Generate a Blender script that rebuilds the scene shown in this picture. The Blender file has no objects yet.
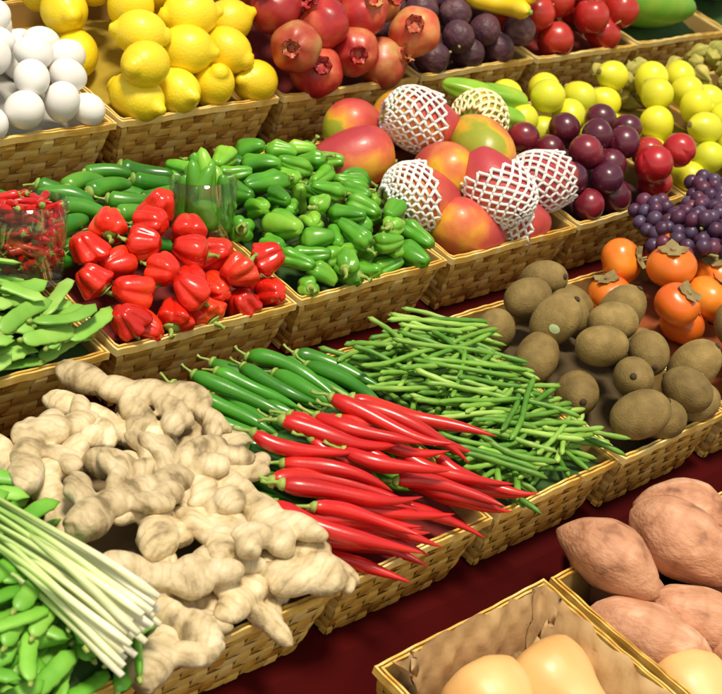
import bpy, math, random, numpy as np
from mathutils import Matrix, Vector, Euler
random.seed(7); rng=np.random.default_rng(7)
scene=bpy.context.scene; COL=bpy.context.collection
pi=math.pi
# ------------------------------------------------------------------ layout
TILT=0.3347
ROWS={'A':(0.2349,.7189,1.0788,.30,.36),'B':(-.0458,.359,.9104,.285,.32),
      'C':(-.026,0.0,.75,.24,.315),'D':(-.035,-.343,.58,.285,.30)}
BH=.10
# ------------------------------------------------------------------ materials
def mat(name,stops,scale=20,detail=4,rough=.35,bump=0.0,bscale=60,coat=0.0,axis=None,off=0.0,nw=1.0,rw=0.25,spec=.5,
        bdist=.002,stretch=None,vv=.12,ring=None):
    m=bpy.data.materials.new(name); m.use_nodes=True; nt=m.node_tree; N=nt.nodes; L=nt.links
    b=N['Principled BSDF']; tc=N.new('ShaderNodeTexCoord'); oi=N.new('ShaderNodeObjectInfo')
    vec=tc.outputs['Object']
    if stretch:
        mp=N.new('ShaderNodeMapping'); mp.inputs['Scale'].default_value=stretch; L.new(vec,mp.inputs['Vector']); vec=mp.outputs[0]
    w=N.new('ShaderNodeMath'); w.operation='MULTIPLY'; w.inputs[1].default_value=37.0; L.new(oi.outputs['Random'],w.inputs[0])
    nz=N.new('ShaderNodeTexNoise'); nz.noise_dimensions='4D'; nz.inputs['Scale'].default_value=scale; nz.inputs['Detail'].default_value=detail
    L.new(vec,nz.inputs['Vector']); L.new(w.outputs[0],nz.inputs['W'])
    a=N.new('ShaderNodeMath'); a.operation='MULTIPLY_ADD'; a.inputs[1].default_value=nw*1.6; a.inputs[2].default_value=.5-.8*nw+off
    L.new(nz.outputs['Fac'],a.inputs[0]); cur=a.outputs[0]
    if axis:
        d=N.new('ShaderNodeVectorMath'); d.operation='DOT_PRODUCT'; d.inputs[1].default_value=axis
        L.new(tc.outputs['Object'],d.inputs[0]); s=N.new('ShaderNodeMath'); s.operation='ADD'
        L.new(cur,s.inputs[0]); L.new(d.outputs['Value'],s.inputs[1]); cur=s.outputs[0]
    r=N.new('ShaderNodeMath'); r.operation='MULTIPLY_ADD'; r.inputs[1].default_value=rw; r.inputs[2].default_value=-rw/2
    L.new(oi.outputs['Random'],r.inputs[0]); s=N.new('ShaderNodeMath'); s.operation='ADD'
    L.new(cur,s.inputs[0]); L.new(r.outputs[0],s.inputs[1]); cur=s.outputs[0]
    if ring:
        wv=N.new('ShaderNodeTexWave');wv.inputs['Scale'].default_value=ring[0];wv.inputs['Distortion'].default_value=9;wv.inputs['Detail'].default_value=4;wv.inputs['Detail Scale'].default_value=.8
        L.new(tc.outputs['Object'],wv.inputs['Vector'])
        pw=N.new('ShaderNodeMath');pw.operation='POWER';pw.inputs[1].default_value=6;L.new(wv.outputs['Fac'],pw.inputs[0])
        pm=N.new('ShaderNodeMath');pm.operation='MULTIPLY';L.new(pw.outputs[0],pm.inputs[0]);L.new(nz.outputs['Fac'],pm.inputs[1])
        rg=N.new('ShaderNodeMath');rg.operation='MULTIPLY_ADD';rg.inputs[1].default_value=-ring[1];L.new(pm.outputs[0],rg.inputs[0]);L.new(cur,rg.inputs[2]);cur=rg.outputs[0]
    cr=N.new('ShaderNodeValToRGB'); els=cr.color_ramp.elements
    while len(els)<len(stops): els.new(.5)
    for e,(p,c) in zip(els,stops): e.position=p; e.color=(*c,1)
    L.new(cur,cr.inputs[0])
    hs=N.new('ShaderNodeHueSaturation'); L.new(cr.outputs[0],hs.inputs['Color'])
    mv=N.new('ShaderNodeMath'); mv.operation='MULTIPLY_ADD'; mv.inputs[1].default_value=2*vv; mv.inputs[2].default_value=1-vv
    fr=N.new('ShaderNodeMath'); fr.operation='FRACT'; L.new(w.outputs[0],fr.inputs[0]); L.new(fr.outputs[0],mv.inputs[0])
    L.new(mv.outputs[0],hs.inputs['Value']); L.new(hs.outputs[0],b.inputs['Base Color'])
    rn=N.new('ShaderNodeTexNoise'); rn.inputs['Scale'].default_value=scale*2.3; rn.inputs['Detail'].default_value=5; L.new(tc.outputs['Object'],rn.inputs['Vector'])
    rm=N.new('ShaderNodeMath');rm.operation='MULTIPLY_ADD';rm.inputs[1].default_value=.28;rm.inputs[2].default_value=rough-.12;rm.use_clamp=True
    L.new(rn.outputs['Fac'],rm.inputs[0]);L.new(rm.outputs[0],b.inputs['Roughness'])
    b.inputs['Coat Weight'].default_value=coat; b.inputs['Coat Roughness'].default_value=.13
    b.inputs['Specular IOR Level'].default_value=spec
    if bump:
        t=N.new('ShaderNodeTexNoise'); t.inputs['Scale'].default_value=bscale; t.inputs['Detail'].default_value=3; o=t.outputs['Fac']
        L.new(vec,t.inputs['Vector']); bp=N.new('ShaderNodeBump'); bp.inputs['Strength'].default_value=bump; bp.inputs['Distance'].default_value=bdist
        if ring:
            ad=N.new('ShaderNodeMath');ad.operation='MULTIPLY_ADD';ad.inputs[1].default_value=-.3;L.new(pm.outputs[0],ad.inputs[0]);L.new(o,ad.inputs[2]);o=ad.outputs[0]
        L.new(o,bp.inputs['Height']); L.new(bp.outputs[0],b.inputs['Normal'])
    return m
M={}
M['lemon']=mat('lemon_peel',[(0,(.80,.53,.01)),(.5,(.90,.68,.015)),(1,(.92,.76,.04))],12,rough=.38,bump=.35,bscale=260,coat=.12,vv=.05)
M['pom']=mat('pomegranate_skin',[(0,(.58,.30,.10)),(.28,(.56,.12,.05)),(.6,(.46,.03,.025)),(1,(.30,.012,.018))],20,detail=7,rough=.36,bump=.3,bscale=60,coat=.10,rw=.8,vv=.2,off=.0,nw=1.5)
M['passion']=mat('passion_fruit_skin',[(0,(.05,.02,.03)),(.6,(.10,.035,.055)),(1,(.26,.15,.13))],40,rough=.5,bump=.9,bscale=70,bdist=.004)
M['apple']=mat('apple_skin',[(0,(.65,.28,.05)),(.2,(.55,.04,.02)),(1,(.42,.01,.012))],14,rough=.28,coat=.3,rw=.2,stretch=(1,1,.3))
M['egg']=mat('egg_shell',[(0,(.80,.78,.74)),(1,(.88,.87,.85))],16,rough=.5,bump=.08,bscale=200,vv=.03)
M['mango']=mat('mango_skin',[(0,(.36,.40,.03)),(.14,(.78,.44,.03)),(.34,(.74,.24,.05)),(.56,(.58,.09,.06)),(1,(.44,.045,.055))],14,detail=8,rough=.38,bump=.15,bscale=150,coat=.12,axis=(7,0,8),rw=.5,nw=1.35,off=.05)
M['mango_green']=mat('mango_skin_pale',[(0,(.20,.32,.03)),(.35,(.70,.50,.04)),(.7,(.78,.30,.04)),(1,(.6,.12,.04))],13,rough=.35,coat=.2,axis=(6,0,4),rw=.2,off=-.2)
M['net']=mat('white_foam',[(0,(.86,.86,.82)),(1,(.92,.92,.90))],60,rough=.8,bump=.3,bscale=300)
M['net_yellow']=mat('pale_yellow_foam',[(0,(.85,.78,.42)),(1,(.90,.84,.52))],60,rough=.8,bump=.3,bscale=300)
M['plum']=mat('plum_skin',[(0,(.30,.018,.03)),(.4,(.11,.010,.025)),(1,(.05,.012,.035))],16,rough=.28,coat=.3,rw=.6)
M['plum_red']=mat('red_plum_skin',[(0,(.55,.05,.03)),(.5,(.42,.012,.018)),(1,(.30,.01,.015))],16,rough=.26,coat=.35,rw=.4)
M['guava']=mat('guava_skin',[(0,(.50,.58,.03)),(.5,(.74,.73,.03)),(1,(.88,.77,.03))],10,rough=.36,coat=.15,bump=.12,bscale=150,rw=.5)
M['physalis']=mat('physalis_husk',[(0,(.22,.28,.05)),(.5,(.44,.40,.08)),(1,(.60,.48,.13))],50,rough=.6,bump=.3,bscale=120)
M['star']=mat('green_fruit_skin',[(0,(.14,.36,.02)),(.6,(.30,.55,.03)),(1,(.6,.65,.06))],20,rough=.3,coat=.3)
M['kiwi']=mat('kiwi_fuzz',[(0,(.13,.082,.022)),(.5,(.23,.155,.043)),(1,(.35,.24,.08))],60,detail=9,rough=.75,bump=.7,bscale=380,bdist=.0012,rw=.35,nw=.9)
M['kiwi_tip']=mat('kiwi_tip',[(0,(.04,.025,.01)),(1,(.08,.05,.02))],100,rough=.9)
M['sticker']=mat('sticker',[(0,(.45,.60,.22)),(1,(.75,.80,.55))],200,rough=.3)
M['persim']=mat('persimmon_skin',[(0,(.85,.36,.03)),(.4,(.82,.20,.015)),(1,(.70,.08,.01))],12,rough=.30,coat=.25,rw=.4)
M['calyx_dry']=mat('dry_calyx',[(0,(.18,.12,.04)),(1,(.38,.30,.12))],60,rough=.8,bump=.4,bscale=120)
M['grape']=mat('grape_skin',[(0,(.17,.03,.06)),(.5,(.06,.018,.055)),(1,(.09,.07,.14))],30,rough=.42,coat=.1,rw=.5)
M['twig']=mat('twig',[(0,(.20,.22,.05)),(1,(.36,.33,.12))],50,rough=.7)
M['sweet']=mat('sweet_potato_skin',[(0,(.24,.10,.05)),(.3,(.46,.21,.11)),(.7,(.57,.29,.165)),(1,(.66,.42,.27))],24,detail=12,rough=.62,bump=.7,bscale=110,stretch=(1,2,2),bdist=.0025,nw=1.45,ring=(9,.30))
M['squash']=mat('squash_skin',[(0,(.62,.32,.09)),(.5,(.76,.45,.16)),(1,(.84,.57,.26))],9,rough=.42,coat=.06,bump=.12,bscale=100,rw=.4,nw=1.2)
M['ginger']=mat('ginger_skin',[(0,(.25,.18,.085)),(.28,(.53,.41,.22)),(.65,(.72,.59,.36)),(1,(.82,.71,.50))],38,detail=12,rough=.62,bump=.9,bscale=90,stretch=(1.5,1,1),bdist=.0025,nw=1.45,ring=(24,.28))
M['chili_red']=mat('red_chilli_skin',[(0,(.42,.005,.006)),(.6,(.60,.012,.01)),(1,(.74,.04,.015))],14,rough=.30,coat=.28,bump=.25,bscale=45,rw=.3)
M['chili_green']=mat('green_chilli_skin',[(0,(.025,.15,.008)),(.6,(.055,.27,.014)),(1,(.13,.42,.025))],14,rough=.30,coat=.28,bump=.25,bscale=45,rw=.5)
M['jalap']=mat('jalapeno_skin',[(0,(.02,.11,.006)),(.6,(.04,.22,.012)),(1,(.12,.36,.025))],16,rough=.28,coat=.28,bump=.1,bscale=50,rw=.5)
M['pepper_red']=mat('red_pepper_skin',[(0,(.50,.006,.004)),(.6,(.76,.024,.008)),(1,(.88,.11,.015))],16,rough=.27,coat=.32,bump=.55,bscale=60,rw=.35,bdist=.003)
M['pepper_green']=mat('green_pepper_skin',[(0,(.04,.21,.01)),(.5,(.10,.37,.018)),(1,(.28,.57,.05))],16,rough=.30,coat=.22,bump=.35,bscale=50,rw=.6)
M['stem']=mat('green_stem',[(0,(.16,.28,.03)),(1,(.38,.48,.11))],60,rough=.5,bump=.2,bscale=120)
M['bean']=mat('green_bean_skin',[(0,(.07,.22,.015)),(.5,(.16,.36,.035)),(1,(.35,.55,.10))],25,rough=.45,coat=.05,bump=.25,bscale=90,rw=.9)
M['pea']=mat('snow_pea_skin',[(0,(.13,.38,.03)),(.5,(.25,.51,.07)),(1,(.42,.65,.16))],20,rough=.46,coat=.05,bump=.25,bscale=80,rw=.5)
M['pod']=mat('green_pod_skin',[(0,(.07,.29,.015)),(.5,(.14,.42,.03)),(1,(.28,.58,.08))],20,rough=.46,coat=.05,bump=.25,bscale=80,rw=.5)
M['lgrass']=mat('lemongrass_stalk',[(0,(.20,.40,.06)),(.35,(.46,.62,.20)),(.7,(.78,.80,.48)),(1,(.88,.86,.70))],30,rough=.4,axis=(4.2,0,0),nw=.7,off=-.30,rw=.25,bump=.4,bscale=60,stretch=(.15,4,4))
M['banana']=mat('banana_skin',[(0,(.6,.5,.03)),(.5,(.88,.62,.02)),(1,(.9,.70,.05))],14,rough=.45)
M['papaya']=mat('papaya_skin',[(0,(.06,.25,.02)),(.6,(.16,.42,.03)),(1,(.4,.52,.05))],10,rough=.4,coat=.1)
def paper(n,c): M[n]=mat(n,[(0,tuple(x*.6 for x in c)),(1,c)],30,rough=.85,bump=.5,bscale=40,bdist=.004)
paper('paper',(.06,.04,.018));paper('green_gap_shade',(.035,.095,.014));paper('dark_red_gap_shade',(.20,.012,.009));paper('tan_gap_shade',(.26,.18,.085))  # underlay colours: darkened produce tones that paint the shade in heap gaps
paper('yellow_gap_shade',(.40,.28,.015));paper('white_gap_shade',(.45,.44,.40));paper('brown_gap_shade',(.10,.065,.022));paper('plum_gap_shade',(.06,.010,.018));paper('orange_gap_shade',(.30,.07,.01))
M['kraft']=mat('kraft_paper',[(0,(.46,.29,.13)),(1,(.62,.42,.20))],12,rough=.75,bump=.6,bscale=30,bdist=.004)
M['cloth']=mat('dark_red_cloth',[(0,(.038,.0018,.0018)),(1,(.072,.003,.0026))],6,rough=.9,bump=.4,bscale=220,bdist=.001,spec=.08)
M['ground']=mat('ground_paving',[(0,(.10,.095,.09)),(1,(.18,.17,.16))],3,rough=.9,bump=.3,bscale=20)
M['lining']=mat('inner_bamboo',[(0,(.30,.17,.045)),(1,(.42,.26,.075))],20,rough=.8)
def glassmat():
    m=bpy.data.materials.new('clear_glass'); m.use_nodes=True; N=m.node_tree.nodes;L=m.node_tree.links
    N.remove(N['Principled BSDF']); t=N.new('ShaderNodeBsdfTransparent');t.inputs[0].default_value=(.985,.99,.985,1)
    g=N.new('ShaderNodeBsdfGlossy');g.inputs['Roughness'].default_value=.04
    lw=N.new('ShaderNodeLayerWeight');lw.inputs['Blend'].default_value=.30;mx=N.new('ShaderNodeMixShader')
    sc=N.new('ShaderNodeMath');sc.operation='MULTIPLY_ADD';sc.inputs[1].default_value=.5;sc.inputs[2].default_value=.03;L.new(lw.outputs['Fresnel'],sc.inputs[0])
    L.new(sc.outputs[0],mx.inputs[0]);L.new(t.outputs[0],mx.inputs[1]);L.new(g.outputs[0],mx.inputs[2]);L.new(mx.outputs[0],N['Material Output'].inputs[0])
    return m
M['glass']=glassmat()
def bamboo():
    m=bpy.data.materials.new('woven_bamboo'); m.use_nodes=True; nt=m.node_tree;N=nt.nodes;L=nt.links;b=N['Principled BSDF']
    at=N.new('ShaderNodeAttribute'); at.attribute_name='tone'
    tc=N.new('ShaderNodeTexCoord'); oi=N.new('ShaderNodeObjectInfo')
    mp=N.new('ShaderNodeMapping'); mp.inputs['Scale'].default_value=(12,12,260); L.new(tc.outputs['Object'],mp.inputs[0])
    nz=N.new('ShaderNodeTexNoise'); nz.inputs['Scale'].default_value=1.6; nz.inputs['Detail'].default_value=6; L.new(mp.outputs[0],nz.inputs['Vector'])
    n2=N.new('ShaderNodeTexNoise'); n2.inputs['Scale'].default_value=30; n2.inputs['Detail'].default_value=5; L.new(tc.outputs['Object'],n2.inputs['Vector'])
    a=N.new('ShaderNodeMath');a.operation='MULTIPLY_ADD';a.inputs[1].default_value=.7;L.new(nz.outputs['Fac'],a.inputs[0])
    s=N.new('ShaderNodeSeparateColor');L.new(at.outputs['Color'],s.inputs[0]);L.new(s.outputs[0],a.inputs[2])
    c=N.new('ShaderNodeMath');c.operation='MULTIPLY_ADD';c.inputs[1].default_value=.95;L.new(n2.outputs['Fac'],c.inputs[0]);L.new(a.outputs[0],c.inputs[2])
    e=N.new('ShaderNodeMath');e.operation='MULTIPLY_ADD';e.inputs[1].default_value=.25;e.inputs[2].default_value=-.72;L.new(oi.outputs['Random'],e.inputs[0])
    f=N.new('ShaderNodeMath');f.operation='ADD';L.new(c.outputs[0],f.inputs[0]);L.new(e.outputs[0],f.inputs[1])
    cr=N.new('ShaderNodeValToRGB'); els=cr.color_ramp.elements; els.new(.35);els.new(.7)
    for el,(p,col) in zip(els,[(0,(.32,.14,.018)),(.3,(.62,.34,.058)),(.6,(.84,.55,.125)),(1,(.93,.74,.31))]): el.position=p; el.color=(*col,1)
    L.new(f.outputs[0],cr.inputs[0]);L.new(cr.outputs[0],b.inputs['Base Color'])
    b.inputs['Roughness'].default_value=.40; b.inputs['Coat Weight'].default_value=.12;b.inputs['Coat Roughness'].default_value=.3
    bp=N.new('ShaderNodeBump');bp.inputs['Strength'].default_value=.4;bp.inputs['Distance'].default_value=.001;L.new(nz.outputs['Fac'],bp.inputs['Height']);L.new(bp.outputs[0],b.inputs['Normal'])
    return m
M['bamboo']=bamboo()
# ------------------------------------------------------------------ mesh helpers
def mkmesh(name,v,f,m,smooth=True,tone=None):
    me=bpy.data.meshes.new(name); me.from_pydata([tuple(map(float,p)) for p in v],[],f); me.materials.append(m)
    if smooth: me.polygons.foreach_set('use_smooth',[True]*len(me.polygons))
    if tone is not None:
        a=me.attributes.new('tone','FLOAT_COLOR','POINT'); a.data.foreach_set('color',np.repeat(np.array(tone)[:,None],4,1).ravel().astype(float))
    me.update(); return me
def lathe(prof,n=28,fn=None):
    prof=np.array(prof,float); m=len(prof); v=[(0,0,prof[0,1])]; ang=np.arange(n)*2*pi/n
    for r,z in prof[1:-1]: v+= [(r*math.cos(a),r*math.sin(a),z) for a in ang]
    v.append((0,0,prof[-1,1])); f=[]
    for j in range(n): f.append((0,1+(j+1)%n,1+j))
    for i in range(m-3):
        b=1+i*n
        for j in range(n): f.append((b+j,b+(j+1)%n,b+n+(j+1)%n,b+n+j))
    b=1+(m-3)*n; e=len(v)-1
    for j in range(n): f.append((b+j,b+(j+1)%n,e))
    v=np.array(v)
    if fn is not None: v=fn(v)
    return v,f
def interp(pts,k):
    pts=np.array(pts,float); u=np.linspace(0,1,k)
    out=[]
    for x in u:
        s=x*(len(pts)-1); i=min(int(s),len(pts)-2); q=s-i
        p0=pts[max(i-1,0)];p1=pts[i];p2=pts[i+1];p3=pts[min(i+2,len(pts)-1)]
        out.append(.5*((2*p1)+(-p0+p2)*q+(2*p0-5*p1+4*p2-p3)*q*q+(-p0+3*p1-3*p2+p3)*q**3))
    return np.array(out)
def tube(path,rad,n=10,flat=1.0,endcap=True):
    path=np.array(path,float);k=len(path);v=[];f=[]
    up=np.array([0,0,1.0])
    for i in range(k):
        t=path[min(i+1,k-1)]-path[max(i-1,0)];t=t/(np.linalg.norm(t)+1e-9)
        u0=up if abs(t[2])<.9 else np.array([0,1.0,0])
        s=np.cross(t,u0);s/=np.linalg.norm(s);w=np.cross(s,t)
        for j in range(n):
            a=2*pi*j/n; v.append(path[i]+rad[i]*(math.cos(a)*s+flat*math.sin(a)*w))
    for i in range(k-1):
        for j in range(n): f.append((i*n+j,i*n+(j+1)%n,(i+1)*n+(j+1)%n,(i+1)*n+j))
    v.append(path[0]);v.append(path[-1]);a=len(v)-2
    for j in range(n): f.append((a,(j+1)%n,j)); f.append((a+1,(k-1)*n+j,(k-1)*n+(j+1)%n))
    return np.array(v),f
def join(parts):
    V=[];F=[];o=0
    for v,f in parts:
        V.append(np.array(v));F+=[tuple(i+o for i in q) for q in f];o+=len(v)
    return np.vstack(V),F
def wob(v,amp,freq,seed):
    r=np.random.default_rng(seed); s=np.zeros(len(v))
    for _ in range(5):
        k=r.normal(size=3)*freq; s+=np.sin(v@k+r.uniform(0,6.28))
    return v*(1+amp*s[:,None]/2.2)
def sphere_prof(R,k=14,ez=1.0):
    return [(R*math.sin(t),-R*ez*math.cos(t)) for t in np.linspace(0,pi,k)]
ITEM={}
def add(kind,name,label,cat,group,variants): ITEM[kind]=dict(name=name,label=label,cat=cat,group=group,var=variants)
def var(me,children=()):
    v=np.empty(len(me.vertices)*3);me.vertices.foreach_get('co',v);v=v.reshape(-1,3)
    if len(v)>260: v=v[np.random.default_rng(1).choice(len(v),260,replace=False)]
    return dict(me=me,pts=v,ch=list(children))
# --- lemons
vs=[]
for s in range(4):
    L_=.046+.003*s;R=.035+.001*(s%3)
    pr=[(0,-L_),(.005,-L_*.99),(.0085,-L_*.93),(.014,-L_*.86)]+[(R*math.sin(t),-L_*.86*math.cos(t)) for t in np.linspace(.42,pi-.38,12)]+[(.0125,L_*.83),(.009,L_*.90),(.0075,L_*.96),(.005,L_*1.02),(0,L_*1.03)]
    v,f=lathe(pr,28,lambda v,s=s:wob(v,.025,30,s)); vs.append(var(mkmesh('lemon',v,f,M['lemon'])))
add('lemon','lemon','bright yellow lemon heaped in a woven bamboo basket','lemon','lemons heaped in a basket',vs)
# --- pomegranate
vs=[]
for s in range(4):
    R=.043+.002*s
    v,f=lathe(sphere_prof(R,16,.92),30,lambda v,s=s:wob(v*np.array([1,1,1])*(1+.03*np.cos(5*np.arctan2(v[:,1],v[:,0])))[:,None],.035,30,s+20))
    n=18
    cp=[];cf=[]
    rings=[(.014,R*.86),(.011,R*.98),(.0115,R*1.08),(.016,R*1.22),(.013,R*1.20),(.008,R*1.0)]
    for i,(r,z) in enumerate(rings):
        for j in range(n):
            a=2*pi*j/n; tooth=(1 if j%3==1 else .0)
            zz=z-(.009*(1-tooth) if i in(3,4) else 0); cp.append((r*math.cos(a),r*math.sin(a),zz))
    for i in range(len(rings)-1):
        for j in range(n): cf.append((i*n+j,i*n+(j+1)%n,(i+1)*n+(j+1)%n,(i+1)*n+j))
    vs.append(var(mkmesh('pomegranate',v,f,M['pom']),[('crown',mkmesh('crown',cp,cf,M['pom']))]))
add('pom','pomegranate','red pomegranate with a dry crown in a woven basket','pomegranate','pomegranates heaped in a basket',vs)
# --- passion
vs=[]
for s in range(3):
    v,f=lathe(sphere_prof(.030,14,1.05),26,lambda v,s=s:wob(wob(v,.03,60,s+40),.02,260,s+9))
    st=tube([(0,0,.029),(0,.001,.036)],[.003,.0025],6); vs.append(var(mkmesh('passion_fruit',v,f,M['passion']),[('stem',mkmesh('stem',*st,M['twig']))]))
add('passion','passion_fruit','wrinkled dark purple passion fruit in a woven basket','passion fruit','passion fruits heaped in a basket',vs)
# --- apple
vs=[]
for s in range(3):
    R=.036
    pr=[(0,-.024),(.008,-.029),(.016,-.031)]+[(R*(math.sin(t)**.8),-.034*math.cos(t)) for t in np.linspace(.55,pi-.6,11)]+[(.016,.031),(.009,.027),(0,.020)]
    v,f=lathe(pr,28,lambda v,s=s:wob(v*(1+.02*np.cos(5*np.arctan2(v[:,1],v[:,0])))[:,None],.015,30,s+60))
    st=tube([(0,0,.020),(.001,0,.032),(.004,.001,.042)],[.0015,.0013,.002],6); vs.append(var(mkmesh('apple',v,f,M['apple']),[('stem',mkmesh('stem',*st,M['twig']))]))
add('apple','red_apple','shiny red apple heaped in a woven bamboo basket','apple','red apples heaped in a basket',vs)
# --- eggs
vs=[]
for s in range(3):
    R=.0245+.0008*s
    pr=[(R*math.sin(t)*(1+.07*math.cos(t)),-R*1.18*math.cos(t)) for t in np.linspace(0,pi,15)]
    v,f=lathe(pr,26); vs.append(var(mkmesh('egg',v,f,M['egg'])))
add('egg','white_egg','smooth white egg heaped in a woven bamboo basket','egg','white eggs heaped in a basket',vs)
# --- mango
def mango_pt(th,ph,L_,R,off=0):
    x=-math.cos(th)*(L_+off); r=math.sin(th)*(R+off)*(1+.10*math.cos(th))
    y=r*math.cos(ph)*.92; z=r*math.sin(ph)+.010*math.sin(th*1.0)*math.cos(th)*1.6
    return (x,y,z)
def mango(L_,R,m,net=None,seed=0,nm='net'):
    K=16;n=28;v=[mango_pt(0,0,L_,R)];f=[]
    ths=np.linspace(0,pi,K)
    for t in ths[1:-1]:
        v+=[mango_pt(t,2*pi*j/n,L_,R) for j in range(n)]
    v.append(mango_pt(pi,0,L_,R))
    for j in range(n): f.append((0,1+j,1+(j+1)%n))
    for i in range(K-3):
        b=1+i*n
        for j in range(n): f.append((b+j,b+n+j,b+n+(j+1)%n,b+(j+1)%n))
    b=1+(K-3)*n
    for j in range(n): f.append((b+j,len(v)-1,b+(j+1)%n))
    v=wob(np.array(v),.016,25,seed)
    st=tube([(-L_*.97,0,0),(-L_*1.06,.002,.001)],[.004,.0035],8)
    ch=[('stem',mkmesh('stem',*st,M['twig']))]
    if net:
        a0,a1=net; rows=12;cols=15;rn=np.random.default_rng(seed+500)
        J=rn.normal(0,1,(rows+1,cols,2))
        def P(i,j):
            j=j%cols
            t=a0+(a1-a0)*i/rows+.014*J[i,j,0]; fl=.0020
            if i==rows: fl=.0065+.001*J[i,j,0]
            if i==rows-1: fl=.0035
            if i==0: fl=.005
            return np.array(mango_pt(t,2*pi*(j+(.5 if i%2 else 0)+.05*J[i,j,1])/cols,L_,R,fl))
        parts=[]
        for i in range(rows):
            for j in range(cols):
                for dj in ((0,-1) if i%2==0 else (0,1)):
                    p=P(i,j);q=P(i+1,j+dj)
                    mid=(p+q)/2; 
                    mid=mid*1.012 if 0<i<rows-1 else mid
                    parts.append(tube([p,mid,q],[.0027,.0021,.0027],6))
        V,F=join(parts); ch.append(('foam_net',mkmesh('foam_net',V,F,M[nm])))
    return var(mkmesh('mango',v,f,m),ch)
Lm='ripe red and yellow mango in a woven basket'
add('mango','mango',Lm,'mango','mangoes heaped in a basket',[mango(.060,.048,M['mango'],None,1),mango(.063,.048,M['mango'],None,2)])
add('mango_net','mango','red mango wrapped in a white foam net sleeve','mango','mangoes heaped in a basket',[mango(.060,.047,M['mango'],(.35,1.95),3),mango(.060,.047,M['mango'],(.35,2.2),4),mango(.060,.047,M['mango'],(.3,1.6),6)])
add('mango_netg','mango','yellow green mango wrapped in a pale yellow foam net','mango','mangoes heaped in a basket',[mango(.060,.046,M['mango_green'],(.4,2.7),5,'net_yellow')])
# --- plum, guava
vs=[];vr=[]
for s in range(3):
    v,f=lathe(sphere_prof(.028+.001*s,15,.95),26,lambda v,s=s:wob(v*(1-.07*np.exp(-(np.arctan2(v[:,1],v[:,0])/.22)**2))[:,None],.018,40,s+80)); vs.append(var(mkmesh('plum',v,f,M['plum']))); vr.append(var(mkmesh('plum',v,f,M['plum_red'])))
add('plum','plum','glossy dark purple plum heaped in a woven basket','plum','dark plums heaped in a basket',vs)
add('plum_red','plum','glossy bright red plum beside dark purple plums','plum','dark plums heaped in a basket',vr)
vs=[]
for s in range(4):
    R=.030+.001*s;pr=[(R*math.sin(t)*(1-.20*(t/pi)**3),-R*math.cos(t)*(1.02+.22*(t/pi)**3)) for t in np.linspace(0,pi,15)]
    v,f=lathe(pr,26,lambda v,s=s:wob(v,.025,40,s+90)); st=lathe([(0,R*1.16),(.005,R*1.17),(.006,R*1.27),(.003,R*1.30),(0,R*1.26)],8)
    vs.append(var(mkmesh('guava',v,f,M['guava']),[('calyx',mkmesh('calyx',*st,M['calyx_dry']))]))
add('guava','yellow_guava','yellow green guava heaped in a woven basket','guava','yellow green guavas heaped in a basket',vs)
vs=[]
for s in range(3):
    pr=[(0,-.016),(.009,-.014),(.015,-.006),(.0165,.001),(.013,.010),(.007,.018),(.002,.026),(0,.030)]
    v,f=lathe(pr,25,lambda v,s=s:wob(v*(np.array([1,1,0])*(.91+.09*np.cos(5*np.arctan2(v[:,1],v[:,0])))[:,None]+np.array([0,0,1])),.04,90,s+100))
    st=tube([(0,0,-.015),(.003,0,-.024)],[.001,.001],5);vs.append(var(mkmesh('physalis',v,f,M['physalis']),[('stem',mkmesh('stem',*st,M['twig']))]))
add('physalis','physalis','papery tan physalis husk fruit in a basket','physalis','physalis heaped in a basket',vs)
pr=[(.022*math.sin(t)**.7*(1-.15*math.cos(t)),-.052*math.cos(t)) for t in np.linspace(0,pi,18)]
v,f=lathe(pr,40,lambda v:v*(np.array([1,1,0])*(.93+.08*np.cos(5*np.arctan2(v[:,1],v[:,0])))[:,None]+np.array([0,0,1])))
v=v[:,[2,1,0]]*np.array([1,1,-1])
add('star','green_ribbed_fruit','long ribbed yellow green fruit lying behind mangoes','fruit','long green ribbed fruits in a basket',[var(mkmesh('green_ribbed_fruit',v,f,M['star']))])
# --- kiwi
vs=[]
for s in range(5):
    L_=.038+.001*s;R=.0305+.0008*s
    pr=[(R*math.sin(t)**.92,-L_*math.cos(t)) for t in np.linspace(0,pi,15)]
    fn=lambda v,s=s:wob(v*np.array([1,.94,1]),.02,40,s+110)
    v,f=lathe(pr,26,fn)
    t1=lathe([(0,L_*.97),(.0045,L_*.985),(.005,L_*1.0),(.0025,L_*1.06),(0,L_*1.04)],8)
    ch=[('blossom_tip',mkmesh('blossom_tip',*t1,M['kiwi_tip']))]
    if s==4:
        sv=[];sf=[];nr=4;na=14
        for i in range(nr+1):
            for j in range(na):
                ang=2*pi*j/na; du=.27*i/nr*math.cos(ang);dz=.0065*i/nr*math.sin(ang)
                z=dz;r=R*math.sqrt(max(0,1-(z/L_)**2))
                sv.append((r*math.cos(du),r*.94*math.sin(du),z))
        sv=fn(np.array(sv))*1.012
        for i in range(nr):
            for j in range(na): sf.append((i*na+j,i*na+(j+1)%na,(i+1)*na+(j+1)%na,(i+1)*na+j))
        ch.append(('sticker',mkmesh('sticker',sv,sf,M['sticker'])))
    vs.append(var(mkmesh('kiwi',v,f,M['kiwi']),ch))
add('kiwi','kiwi_fruit','fuzzy brown kiwi fruit heaped in a woven basket','kiwi','kiwi fruits heaped in a basket',vs[:4])
add('kiwi_st','kiwi_fruit','fuzzy brown kiwi fruit with a small pale green sticker','kiwi','kiwi fruits heaped in a basket',vs[4:])
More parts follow.
